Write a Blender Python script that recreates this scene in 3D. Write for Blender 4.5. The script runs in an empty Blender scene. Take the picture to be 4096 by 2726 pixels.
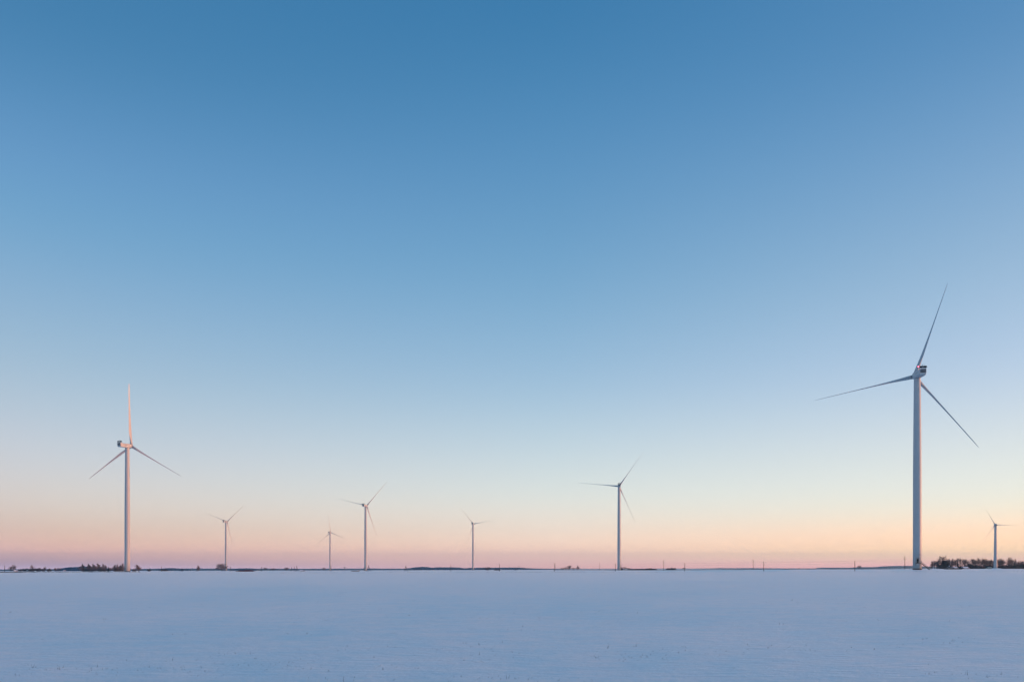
import bpy, math, random
import numpy as np
from mathutils import Vector, Matrix, noise

R = math.radians
rnd = random.Random(7)

# ------------------------------------------------------------------ camera
F = 3186.0                    # focal length in photograph pixels (28 mm on a 36 mm wide frame)
HORIZON = 2277.0              # eye level row in the photograph
EYE = 1.7
scene = bpy.context.scene
col = scene.collection
cam_data = bpy.data.cameras.new('camera')
cam = bpy.data.objects.new('camera', cam_data)
col.objects.link(cam)
cam_data.sensor_width = 36
cam_data.lens = 28.0
cam_data.shift_y = (HORIZON - 1363) / 4096
cam_data.clip_start = 0.1
cam_data.clip_end = 40000
cam.location = (0, 0, EYE)
cam.rotation_euler = (R(90), 0, 0)
scene.camera = cam
scene.render.resolution_x, scene.render.resolution_y = 1024, 681

# ------------------------------------------------------------------ sky and sun
SUN_AZ, SUN_EL = 93.0, 0.8    # clockwise from the view direction, degrees above the horizon
view = scene.view_settings
view.view_transform = 'Standard'
view.look = 'None'
view.exposure = 0.5
view.gamma = 1
view.use_curve_mapping = False
scene.cycles.use_denoising = True

world = bpy.data.worlds.new('World')
scene.world = world
world.use_nodes = True
nt = world.node_tree
nt.nodes.clear()
N = nt.nodes.new
L = nt.links.new
out = N('ShaderNodeOutputWorld')
sky = N('ShaderNodeTexSky')
sky.sky_type = 'NISHITA'
sky.sun_disc = False
sky.sun_elevation = R(SUN_EL)
sky.sun_rotation = R(SUN_AZ)
sky.altitude = 50
sky.air_density = 1.0
sky.dust_density = 0.6
sky.ozone_density = 1.5
bg_sky = N('ShaderNodeBackground')
bg_sky.inputs['Strength'].default_value = 0.05
L(sky.outputs[0], bg_sky.inputs['Color'])


def lin(c):
    return tuple((v / 255 / 12.92 if v / 255 <= 0.04045 else ((v / 255 + 0.055) / 1.055) ** 2.4) for v in c)


# twilight colours by elevation (degrees -> display colour) for five bearings from the sun:
# away from it, forward-left, square to it, forward-right, towards it
SKY = {
    'A': [(0, (287.5, 243.6, 276.0)), (3, (194.5, 172.1, 182.6)), (7, (193.5, 181.5, 195.6)), (12, (153.4, 171.0, 195.0)), (20, (103.4, 146.9, 186.3)), (33, (57.0, 113.9, 161.4)), (60, (34.0, 99.0, 150.0)), (90, (26.0, 92.0, 146.0))],
    'L': [(0, (293.3, 251.4, 283.5)), (0.2, (298.4, 253.9, 284.1)), (0.4, (234.4, 191.2, 207.6)), (1.1, (330.2, 247.7, 210.4)), (1.95, (246.2, 207.4, 183.2)), (4.2, (226.9, 217.3, 209.4)), (7.3, (200.1, 206.8, 217.0)), (12.5, (157.7, 185.1, 207.3)), (17.5, (127.0, 167.2, 201.8)), (20.9, (104.2, 157.0, 196.5)), (24.2, (93.8, 145.7, 191.8)), (31.1, (54.2, 118.5, 164.6)), (60, (34.0, 99.0, 150.0)), (90, (26.0, 92.0, 146.0))],
    'C': [(0, (306.5, 228.4, 220.6)), (0.6, (306.5, 240.2, 224.1)), (1.3, (325.7, 265.6, 224.0)), (2.2, (272.4, 241.7, 217.5)), (4.9, (232.3, 235.9, 229.1)), (8.4, (197.5, 214.7, 224.0)), (13.6, (151.7, 185.7, 213.4)), (20.2, (112.2, 161.4, 199.0)), (27.7, (82.0, 139.3, 185.1)), (35.3, (48.8, 116.7, 165.4)), (60, (34.0, 99.0, 150.0)), (90, (26.0, 92.0, 146.0))],
    'R': [(0, (340.3, 239.4, 239.1)), (0.4, (340.3, 247.1, 239.1)), (1.2, (351.2, 312.8, 211.2)), (1.8, (314.9, 251.7, 206.7)), (3.5, (265.6, 249.7, 221.7)), (4.2, (247.6, 248.0, 235.6)), (7.3, (221.6, 228.2, 229.6)), (12.5, (177.8, 199.3, 224.3)), (17.5, (149.1, 180.8, 209.4)), (24.2, (115.2, 158.0, 197.9)), (31.1, (78.4, 133.6, 181.0)), (60, (34.0, 99.0, 150.0)), (90, (26.0, 92.0, 146.0))],
    'S': [(0, (262.0, 205.0, 180.0)), (1.2, (270.0, 225.0, 178.0)), (3, (250.0, 215.0, 175.0)), (6, (215.0, 212.0, 198.0)), (10, (188.0, 204.0, 210.0)), (17, (148.0, 184.0, 211.0)), (31, (90.0, 145.0, 191.0)), (60, (36.0, 101.0, 153.0)), (90, (26.0, 92.0, 146.0))],
}
tc = N('ShaderNodeTexCoord')
nrm = N('ShaderNodeVectorMath'); nrm.operation = 'NORMALIZE'
L(tc.outputs['Generated'], nrm.inputs[0])
sep = N('ShaderNodeSeparateXYZ'); L(nrm.outputs[0], sep.inputs[0])


def math_node(op, a, b=None, clamp=False):
    n = N('ShaderNodeMath'); n.operation = op; n.use_clamp = clamp
    for i, v in enumerate((a, b)):
        if v is None:
            continue
        if isinstance(v, (int, float)):
            n.inputs[i].default_value = v
        else:
            L(v, n.inputs[i])
    return n.outputs[0]


el = math_node('ARCSINE', sep.outputs['Z'])
el = math_node('DIVIDE', el, math.pi / 2)
el = math_node('MAXIMUM', el, 0.0)
t_el = math_node('POWER', el, 0.5)          # stops are placed on the square root of elevation/90
dot = N('ShaderNodeVectorMath'); dot.operation = 'DOT_PRODUCT'
L(nrm.outputs[0], dot.inputs[0])
dot.inputs[1].default_value = (math.sin(R(SUN_AZ)), math.cos(R(SUN_AZ)), 0)
s = dot.outputs['Value']


def ramp(key):
    stops = []
    data = SKY[key]
    # resample finely in square-root space so that blending stays smooth
    es = np.array([d[0] for d in data], float)
    cs = np.array([d[1] for d in data], float)
    xs = np.linspace(0, 1, 30)
    rp = N('ShaderNodeValToRGB')
    rp.color_ramp.interpolation = 'B_SPLINE'
    el_ = rp.color_ramp.elements
    for i, x in enumerate(xs):
        e = x * x * 90
        c = [float(np.interp(e, es, cs[:, k])) for k in range(3)]
        p = el_[i] if i < 2 else el_.new(x)
        p.position = x
        p.color = (*[v / 3 for v in lin(c)], 1)   # a third here, tripled in the background strength
    L(t_el, rp.inputs[0])
    return rp.outputs[0]


def mix(fac, a, b):
    m = N('ShaderNodeMix'); m.data_type = 'RGBA'; m.clamp_factor = True
    L(fac, m.inputs[0]); L(a, m.inputs[6]); L(b, m.inputs[7])
    return m.outputs[2]


rC = ramp('C')
c1 = mix(math_node('MULTIPLY', s, 1 / 0.48, True), rC, ramp('R'))
c1 = mix(math_node('MULTIPLY', math_node('SUBTRACT', s, 0.48), 1 / 0.52, True), c1, ramp('S'))
c1 = mix(math_node('MULTIPLY', s, -1 / 0.54, True), c1, ramp('L'))
c1 = mix(math_node('MULTIPLY', math_node('ADD', s, 0.54), -1 / 0.46, True), c1, ramp('A'))
bg_tw = N('ShaderNodeBackground')
L(c1, bg_tw.inputs['Color'])
bg_tw.inputs['Strength'].default_value = 3.0 / 2 ** 0.5
add = N('ShaderNodeAddShader')
L(bg_sky.outputs[0], add.inputs[0]); L(bg_tw.outputs[0], add.inputs[1])
L(add.outputs[0], out.inputs['Surface'])

sun_data = bpy.data.lights.new('sun', 'SUN')
sun_data.energy = 5.0
sun_data.angle = R(0.5)
sun_data.color = (1.0, 0.35, 0.10)
sun = bpy.data.objects.new('sun', sun_data)
col.objects.link(sun)
sun_dir = Vector((math.sin(R(SUN_AZ)) * math.cos(R(SUN_EL)), math.cos(R(SUN_AZ)) * math.cos(R(SUN_EL)), math.sin(R(SUN_EL))))
sun.rotation_euler = sun_dir.to_track_quat('Z', 'Y').to_euler()
sun.location = sun_dir * 500

# ------------------------------------------------------------------ helpers


def tag(o, label=None, cat=None, group=None, kind=None):
    if label: o['label'] = label
    if cat: o['category'] = cat
    if group: o['group'] = group
    if kind: o['kind'] = kind
    return o


def empty(name, loc, rz=0.0):
    o = bpy.data.objects.new(name, None)
    o.empty_display_size = 1
    o.location = loc
    o.rotation_euler = (0, 0, rz)
    col.objects.link(o)
    return o


class MB:
    def __init__(self):
        self.v = []; self.f = []

    def add(self, vs, fs):
        b = len(self.v)
        self.v += [tuple(p) for p in vs]
        self.f += [tuple(b + i for i in f) for f in fs]

    def box(self, c, d, M=None):
        x, y, z = d[0] / 2, d[1] / 2, d[2] / 2
        vs = [Vector((sx * x, sy * y, sz * z)) for sz in (-1, 1) for sx, sy in ((-1, -1), (1, -1), (1, 1), (-1, 1))]
        if M: vs = [M @ p for p in vs]
        vs = [p + Vector(c) for p in vs]
        self.add(vs, [(3, 2, 1, 0), (4, 5, 6, 7), (0, 1, 5, 4), (1, 2, 6, 5), (2, 3, 7, 6), (3, 0, 4, 7)])

    def tube(self, a, b, ra, rb, n=6, caps=True):
        a, b = Vector(a), Vector(b)
        d = (b - a)
        if d.length < 1e-6: return
        d.normalize()
        up = Vector((0, 0, 1)) if abs(d.z) < 0.9 else Vector((1, 0, 0))
        p = d.cross(up).normalized(); q = d.cross(p)
        vs = []
        for c, r in ((a, ra), (b, rb)):
            for i in range(n):
                t = 2 * math.pi * i / n
                vs.append(c + (p * math.cos(t) + q * math.sin(t)) * r)
        fs = [(i, (i + 1) % n, n + (i + 1) % n, n + i) for i in range(n)]
        if caps: fs += [tuple(range(n - 1, -1, -1)), tuple(range(n, 2 * n))]
        self.add(vs, fs)

    def lathe(self, prof, n=32, caps=True):
        vs = []
        for r, z in prof:
            vs += [(r * math.cos(2 * math.pi * i / n), r * math.sin(2 * math.pi * i / n), z) for i in range(n)]
        fs = []
        for k in range(len(prof) - 1):
            fs += [(k * n + i, k * n + (i + 1) % n, (k + 1) * n + (i + 1) % n, (k + 1) * n + i) for i in range(n)]
        if caps:
            fs += [tuple(range(n - 1, -1, -1)), tuple((len(prof) - 1) * n + i for i in range(n))]
        self.add(vs, fs)

    def mesh(self, name, mat, smooth=False):
        me = bpy.data.meshes.new(name)
        me.from_pydata(self.v, [], self.f)
        if smooth:
            me.shade_smooth()
        if mat: me.materials.append(mat)
        me.update()
        return me

    def build(self, name, mat, parent=None, smooth=False, loc=None):
        o = bpy.data.objects.new(name, self.mesh(name, mat, smooth))
        col.objects.link(o)
        if parent: o.parent = parent
        if loc: o.location = loc
        return o


def put(name, me, parent=None, loc=(0, 0, 0)):
    o = bpy.data.objects.new(name, me)
    col.objects.link(o)
    o.parent = parent
    o.location = loc
    return o


def copy_tree(o, parent=None):
    c = o.copy()
    col.objects.link(c)
    c.parent = parent
    for ch in list(o.children):
        copy_tree(ch, c)
    return c


# ------------------------------------------------------------------ materials


def material(name, color, rough=0.7, var=0.15, scale=3.0, spec=0.3, bump=0.0, metal=0.0, detail=4.0):
    m = bpy.data.materials.new(name)
    m.use_nodes = True
    t = m.node_tree
    b = t.nodes['Principled BSDF']
    b.inputs['Roughness'].default_value = rough
    b.inputs['Specular IOR Level'].default_value = spec
    b.inputs['Metallic'].default_value = metal
    co = t.nodes.new('ShaderNodeTexCoord')
    ns = t.nodes.new('ShaderNodeTexNoise')
    ns.inputs['Scale'].default_value = scale
    ns.inputs['Detail'].default_value = detail
    t.links.new(co.outputs['Object'], ns.inputs['Vector'])
    rp = t.nodes.new('ShaderNodeValToRGB')
    rp.color_ramp.elements[0].position = 0.3
    rp.color_ramp.elements[1].position = 0.7
    rp.color_ramp.elements[0].color = (*[c * (1 - var) for c in color], 1)
    rp.color_ramp.elements[1].color = (*[min(1, c * (1 + var)) for c in color], 1)
    t.links.new(ns.outputs['Fac'], rp.inputs[0])
    t.links.new(rp.outputs[0], b.inputs['Base Color'])
    if bump:
        bp = t.nodes.new('ShaderNodeBump')
        bp.inputs['Strength'].default_value = 0.6
        bp.inputs['Distance'].default_value = bump
        t.links.new(ns.outputs['Fac'], bp.inputs['Height'])
        t.links.new(bp.outputs[0], b.inputs['Normal'])
    return m


M_tower = material('tower_paint', (0.52, 0.54, 0.55), 0.45, 0.03, 0.35, 0.3)
M_blade = material('blade_gelcoat', (0.50, 0.52, 0.53), 0.4, 0.03, 0.5, 0.35)
M_black = material('black_vent', (0.006, 0.009, 0.013), 0.9, 0.2, 4, 0.05)
M_grey = material('galvanised_steel', (0.28, 0.29, 0.30), 0.5, 0.15, 6, 0.5)
M_dark = material('dark_steel', (0.014, 0.016, 0.02), 0.55, 0.2, 5)
M_sign = material('white_sign', (0.7, 0.7, 0.68), 0.5, 0.05, 4)
M_logo = material('logo_print', (0.10, 0.13, 0.17), 0.6, 0.05, 4)
M_snow_cap = material('settled_snow', (0.84, 0.86, 0.89), 0.7, 0.04, 2, 0.2, 0.03)
M_bark = material('bark', (0.075, 0.055, 0.05), 0.9, 0.35, 4, 0.1)
M_twig = material('bare_twigs', (0.15, 0.095, 0.09), 0.9, 0.3, 1.2, 0.1)
M_birch_twig = material('frosted_twigs', (0.27, 0.185, 0.18), 0.9, 0.25, 1.2, 0.1)
M_evergreen = material('evergreen_needles', (0.012, 0.024, 0.024), 0.85, 0.4, 1.5, 0.1)
M_thicket = material('dark_thicket', (0.030, 0.026, 0.033), 0.9, 0.4, 1.5, 0.05)
M_bush = material('bush_twigs', (0.085, 0.078, 0.09), 0.9, 0.35, 1.5, 0.1)
M_wood_far = material('haze_tinted_far_wood', (0.055, 0.12, 0.20), 0.95, 0.35, 0.05, 0.0)  # blue of the distant haze mixed into the crown colour
M_pole = material('weathered_pole', (0.045, 0.032, 0.03), 0.85, 0.3, 3, 0.1)
M_redwood = material('rust_brown_planks', (0.19, 0.045, 0.035), 0.85, 0.4, 1.5, 0.1)
M_shed = material('dark_boards', (0.05, 0.045, 0.05), 0.85, 0.3, 2, 0.1)
M_brick = material('brick_wall', (0.22, 0.13, 0.10), 0.85, 0.2, 2, 0.1)
M_plaster = material('grey_plaster', (0.35, 0.34, 0.33), 0.85, 0.1, 1, 0.1)
M_glass = material('dark_glass', (0.02, 0.03, 0.04), 0.15, 0.1, 1, 0.5)
M_kiosk = material('kiosk_paint', (0.34, 0.38, 0.34), 0.6, 0.06, 1, 0.3)
M_straw = material('dry_straw', (0.17, 0.155, 0.14), 0.9, 0.4, 30, 0.1)
M_weed = material('dead_weeds', (0.09, 0.055, 0.045), 0.9, 0.35, 0.5, 0.1)
M_bank = material('grassy_bank', (0.045, 0.04, 0.042), 0.95, 0.3, 0.2, 0.05)
M_wire = material('wire', (0.05, 0.05, 0.055), 0.6, 0.1, 1, 0.3)

M_lamp = bpy.data.materials.new('red_warning_lamp')
M_lamp.use_nodes = True
_b = M_lamp.node_tree.nodes['Principled BSDF']
_b.inputs['Base Color'].default_value = (0.5, 0.02, 0.03, 1)
_b.inputs['Emission Color'].default_value = (1.0, 0.10, 0.16, 1)
_b.inputs['Emission Strength'].default_value = 9.0

# snow field: colour, crust relief at three sizes
M_snow = bpy.data.materials.new('field_snow')
M_snow.use_nodes = True
t = M_snow.node_tree
b = t.nodes['Principled BSDF']
b.inputs['Roughness'].default_value = 0.42
b.inputs['Specular IOR Level'].default_value = 0.5
b.inputs['Sheen Weight'].default_value = 0.27
b.inputs['Sheen Roughness'].default_value = 0.4
geo = t.nodes.new('ShaderNodeNewGeometry')


def snow_noise(sx, sy, scale, detail, rough=0.55):
    mp = t.nodes.new('ShaderNodeMapping')
    mp.inputs['Scale'].default_value = (sx, sy, 1)
    t.links.new(geo.outputs['Position'], mp.inputs[0])
    n = t.nodes.new('ShaderNodeTexNoise')
    n.inputs['Scale'].default_value = scale
    n.inputs['Detail'].default_value = detail
    n.inputs['Roughness'].default_value = rough
    t.links.new(mp.outputs[0], n.inputs['Vector'])
    return n


n_col = snow_noise(0.65, 1, 0.9, 8, 0.88)  # tone streaks: uneven crust plus painted shade of ridge lees and hollows
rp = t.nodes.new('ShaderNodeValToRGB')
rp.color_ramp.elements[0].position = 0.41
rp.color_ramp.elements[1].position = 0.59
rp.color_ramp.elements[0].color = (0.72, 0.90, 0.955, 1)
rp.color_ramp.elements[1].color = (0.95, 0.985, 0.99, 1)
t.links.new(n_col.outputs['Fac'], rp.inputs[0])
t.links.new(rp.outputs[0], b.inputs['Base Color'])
prev = None
for sx, sy, sc_, det, dist, stg in ((0.45, 1.0, 0.30, 3, 0.012, 1.0), (0.4, 1.0, 1.3, 4, 0.02, 1.0), (0.45, 1.0, 3.2, 5, 0.06, 1.0), (0.5, 1.0, 7.5, 4, 0.03, 1.0), (0.8, 1, 18.0, 3, 0.015, 1.0)):
    n = snow_noise(sx, sy, sc_, det, 0.62)
    if sc_ == 3.2:
        n.noise_type = 'RIDGED_MULTIFRACTAL'; n.inputs['Roughness'].default_value = 0.5; dist *= 0.5
    bp = t.nodes.new('ShaderNodeBump')
    bp.inputs['Strength'].default_value = stg
    bp.inputs['Distance'].default_value = dist
    t.links.new(n.outputs['Fac'], bp.inputs['Height'])
    if prev: t.links.new(prev.outputs[0], bp.inputs['Normal'])
    prev = bp
t.links.new(prev.outputs[0], b.inputs['Normal'])

# ------------------------------------------------------------------ terrain


def smooth(x, a, b):
    k = min(1.0, max(0.0, (x - a) / (b - a)))
    return k * k * (3 - 2 * k)


MOUNDS = [(-367.2, 760.3, 0.25, 30, 8), (250.5, 491.4, 0.12, 24, 7), (565.0, 930.9, 0.75, 6.5, 2.5),
          (153.0, 1137.5, 0.1, 20, 8), (233.0, 455.0, 0.25, 3.5, 2.0)]   # x, y, height, flat radius, edge


def ground(x, y):
    r = math.hypot(x, y)
    z = 0.0021 * x + 0.0006 * y
    if y > 900:                      # the land falls away gently beyond the left hand fields
        z -= 0.0006 * (y - 900) * (1 - smooth(x / y, -0.3, 0.15))
    if y > 100:
        z += 1.0 * smooth(y, 430, 512) * smooth(x / y, 0.15, 0.38)
    # gentle swells, faded near the camera and limited far out
    a = smooth(r, 12, 60) * (1 - 0.7 * smooth(r, 250, 700))
    z += a * 0.12 * noise.noise(Vector((x / 70, y / 45, 3.1)))
    z += smooth(r, 5, 25) * (1 - smooth(r, 150, 400)) * 0.05 * noise.noise(Vector((x / 17, y / 11, 8.7)))
    z += (1 - smooth(r, 40, 140)) * 0.012 * noise.noise(Vector((x / 4.5, y / 3.0, 1.7)))
    z += (1 - smooth(r, 20, 70)) * 0.005 * noise.noise(Vector((x / 1.3, y / 0.8, 5.7)))
    z += smooth(r, 300, 420) * (1 - smooth(r, 900, 1300)) * 0.2 * noise.noise(Vector((x / 16, y / 11, 2.2)))
    for mx, my, h, fr, ed in MOUNDS:
        d = math.hypot(x - mx, y - my)
        if d < fr + ed:
            z += h * (1 - smooth(d, fr, fr + ed))
    # field boundary: a shallow ditch edge across the view
    e = y - (437 + 0.02 * x)
    if abs(e) < 8 and x < 120:
        z -= 0.10 * math.exp(-(e / 3) ** 2)
    return z


def at(u, Y, dz=0.0):
    X = (u - 2048) / F * Y
    return Vector((X, Y, ground(X, Y) + dz))


# one snow sheet: rings out to the horizon, angles packed in front of the camera
rings = [0.0] + list(np.geomspace(1.2, 40, 90)) + list(np.geomspace(41.5, 700, 110)) + list(np.geomspace(730, 14000, 45))
angs = list(np.linspace(-40, 40, 300)) + list(np.linspace(44, 316, 70))
vs = []
extra = []
for mx, my, h, fr, ed in MOUNDS:
    d = math.hypot(mx, my)
    extra += list(np.linspace(d - fr - ed, d + fr + ed, 10))
rings = sorted(set(rings + extra))
for r in rings:
    if r == 0.0:
        vs.append((0, 0, ground(0, 0)))
        continue
    for a in angs:
        x, y = r * math.sin(R(a)), r * math.cos(R(a))
        vs.append((x, y, ground(x, y)))
na = len(angs)
fs = [(0, 1 + (j + 1) % na, 1 + j) for j in range(na)]
for i in range(len(rings) - 2):
    o0 = 1 + i * na; o1 = o0 + na
    fs += [(o0 + j, o0 + (j + 1) % na, o1 + (j + 1) % na, o1 + j) for j in range(na)]
me = bpy.data.meshes.new('snow_field')
me.from_pydata(vs, [], [f[::-1] for f in fs])
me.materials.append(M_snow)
me.shade_smooth()
me.update()
g = bpy.data.objects.new('snow_field', me)
col.objects.link(g)
if me.polygons[5000].normal.z < 0:
    me.flip_normals()
tag(g, kind='structure')

# dark grassy bank of a road across the far right fields
m = MB()
prevs = None
for i, u in enumerate(np.arange(2215, 3690, 12)):
    Y = 1180 + (u - 2215) * -0.22
    p = at(u, Y)
    h = (0.30 if u < 2420 else 0.62) * (0.85 + 0.3 * noise.noise(Vector((u / 60, 0, 0))))
    if u > 3460: h *= max(0.25, 1 - (u - 3460) / 260)
    sec = [p + Vector((0, -2.6, -0.3)), p + Vector((0, -0.9, h)), p + Vector((0, 0.9, h * 1.03)), p + Vector((0, 2.6, -0.3))]
    k = len(m.v)
    m.v += [tuple(q) for q in sec]
    if i:
        m.f += [(k - 4 + j, k + j, k + 1 + j, k - 3 + j) for j in range(3)]
tag(m.build('road_embankment', M_bank), kind='structure')

# ------------------------------------------------------------------ far woods and hills


def woods(name, prof, Y, depth, step, cw, seed, mat=M_wood_far, spike=0.25, label=None):
    """crowns of a distant wood: PROF lists (photo column, photo row of the tree tops)."""
    rr = random.Random(seed)
    us = [p[0] for p in prof]; rs = [p[1] for p in prof]
    m = MB()
    u = us[0]
    while u < us[-1]:
        row = float(np.interp(u, us, rs))
        for layer in range(3):
            yy = Y + (layer + rr.random()) * depth / 3
            uu = u + rr.uniform(-step, step)
            X = (uu - 2048) / F * yy
            base = ground(X, yy) - 1
            top = EYE + (HORIZON - row) / F * yy
            top -= abs(rr.gauss(0, 0.09)) * (top - base) + (2 - layer) * 0.04 * (top - base)
            hgt = max(2.0, top - base)
            w = cw * rr.uniform(0.7, 1.4)
            n = 6
            ph = rr.random() * 6
            v = [(X, yy, base + hgt)]
            for rad, zz in ((0.72, 0.9), (1.0, 0.55), (0.9, 0.0)):
                for i in range(n):
                    t_ = ph + 2 * math.pi * i / n
                    k = rad * w * 0.5 * rr.uniform(0.75, 1.2)
                    v.append((X + k * math.cos(t_), yy + k * math.sin(t_), base + hgt * (zz + rr.uniform(-0.06, 0.06) * (zz > 0))))
            f = [(0, 1 + i, 1 + (i + 1) % n) for i in range(n)]
            for ring in range(2):
                a0 = 1 + ring * n; a1 = a0 + n
                f += [(a0 + i, a1 + i, a1 + (i + 1) % n, a0 + (i + 1) % n) for i in range(n)]
            m.add(v, f)
        u += step
    o = m.build(name, mat)
    tag(o, label, 'woodland', kind='stuff')
    return o


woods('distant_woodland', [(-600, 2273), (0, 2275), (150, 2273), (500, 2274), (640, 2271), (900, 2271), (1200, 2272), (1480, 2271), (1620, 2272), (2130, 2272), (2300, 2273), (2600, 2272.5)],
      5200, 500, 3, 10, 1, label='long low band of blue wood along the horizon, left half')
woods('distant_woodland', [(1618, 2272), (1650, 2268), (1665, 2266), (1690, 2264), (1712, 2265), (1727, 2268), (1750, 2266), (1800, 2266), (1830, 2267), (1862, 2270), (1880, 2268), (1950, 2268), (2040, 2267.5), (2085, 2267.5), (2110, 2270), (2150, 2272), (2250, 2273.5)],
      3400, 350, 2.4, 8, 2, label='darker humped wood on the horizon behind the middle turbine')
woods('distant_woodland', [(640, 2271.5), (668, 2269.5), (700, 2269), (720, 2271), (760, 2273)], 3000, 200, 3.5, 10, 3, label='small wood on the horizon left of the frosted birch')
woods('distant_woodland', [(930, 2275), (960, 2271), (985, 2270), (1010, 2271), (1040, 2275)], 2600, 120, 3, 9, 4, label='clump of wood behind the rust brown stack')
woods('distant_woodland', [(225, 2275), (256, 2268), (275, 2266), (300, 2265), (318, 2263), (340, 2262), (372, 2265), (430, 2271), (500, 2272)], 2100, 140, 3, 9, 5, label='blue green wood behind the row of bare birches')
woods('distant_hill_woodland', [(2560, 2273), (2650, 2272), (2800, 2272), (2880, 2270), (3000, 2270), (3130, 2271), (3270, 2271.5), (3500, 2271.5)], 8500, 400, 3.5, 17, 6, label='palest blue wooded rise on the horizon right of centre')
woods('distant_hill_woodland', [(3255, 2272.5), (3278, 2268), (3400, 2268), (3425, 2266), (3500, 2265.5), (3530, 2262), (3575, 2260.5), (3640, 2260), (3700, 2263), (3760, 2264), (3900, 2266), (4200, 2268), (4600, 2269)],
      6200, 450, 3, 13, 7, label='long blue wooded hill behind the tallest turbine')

# ------------------------------------------------------------------ wind turbines


def tower_mesh(name, H, prof):
    m = MB(); m.lathe([(d / 2, k * H) for k, d in prof], 40)
    return m.mesh(name, M_tower, True)


def blade_mesh(name, secs, bend, mat):
    m = MB(); n = 16
    Rt = secs[-1][0]
    for r, c, th, tw in secs:
        k = min(1, max(0, (r - 3.0 * Rt / 59) / (9 * Rt / 59)))      # 0 round root, 1 aerofoil
        le = c * (0.5 - 0.18 * k)
        for i in range(n):
            t_ = 2 * math.pi * i / n
            y = math.cos(t_)                                        # +1 leading edge, -1 trailing edge
            xx = math.sin(t_) * th / 2
            if k > 0:
                xx *= (1 - k) + k * ((1 + y) / 2) ** 0.45 * 1.25
            yy = le + (y - 1) / 2 * c
            a = R(tw)
            px = xx * math.cos(a) - yy * math.sin(a)
            py = xx * math.sin(a) + yy * math.cos(a)
            m.v.append((px, py + bend * (r / Rt) ** 2, r))
    for j in range(len(secs) - 1):
        m.f += [(j * n + i, j * n + (i + 1) % n, (j + 1) * n + (i + 1) % n, (j + 1) * n + i) for i in range(n)]
    m.f += [tuple(range(n - 1, -1, -1)), tuple((len(secs) - 1) * n + i for i in range(n))]
    return m.mesh(name, mat, True)


def bevel_box(verts_sections, mat, name, bev=0.18):
    """hull from cross sections given as (y, half width, z bottom, z top, bottom half width)."""
    m = MB()
    for y, hw, zb, zt, bw in verts_sections:
        c = bev * 2
        pts = [(-bw, zb), (bw, zb), (hw, zb + (zt - zb) * 0.28), (hw, zt - c), (hw - c, zt), (-hw + c, zt), (-hw, zt - c), (-hw, zb + (zt - zb) * 0.28)]
        m.v += [(x, y, z) for x, z in pts]
    for j in range(len(verts_sections) - 1):
        m.f += [(j * 8 + i, j * 8 + (i + 1) % 8, (j + 1) * 8 + (i + 1) % 8, (j + 1) * 8 + i) for i in range(8)]
    m.f += [tuple(range(7, -1, -1)), tuple((len(verts_sections) - 1) * 8 + i for i in range(8))]
    return m.mesh(name, mat)


H_T = 118.0
tower_me = tower_mesh('tower', H_T, [(0, 4.95), (0.12, 4.86), (0.30, 4.8), (0.50, 4.74), (0.62, 4.55), (0.75, 4.3), (0.88, 4.02), (0.993, 3.78), (1.0, 3.78)])
SECS = [(1.5, 2.35, 2.35, 6), (4, 2.35, 2.3, 6), (6.5, 2.7, 1.95, 6), (9, 3.3, 1.6, 6), (12, 3.85, 1.3, 5), (15, 3.9, 1.05, 4), (20, 3.3, 0.8, 3), (26, 2.75, 0.62, 2),
        (33, 2.2, 0.46, 1), (40, 1.75, 0.34, 0), (47, 1.5, 0.3, -1), (53, 1.2, 0.24, -2), (57, 0.9, 0.19, -2), (59.1, 0.55, 0.12, -2), (59.9, 0.15, 0.04, -2)]
blade_me = blade_mesh('blade', SECS, 1.9, M_blade)


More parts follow.
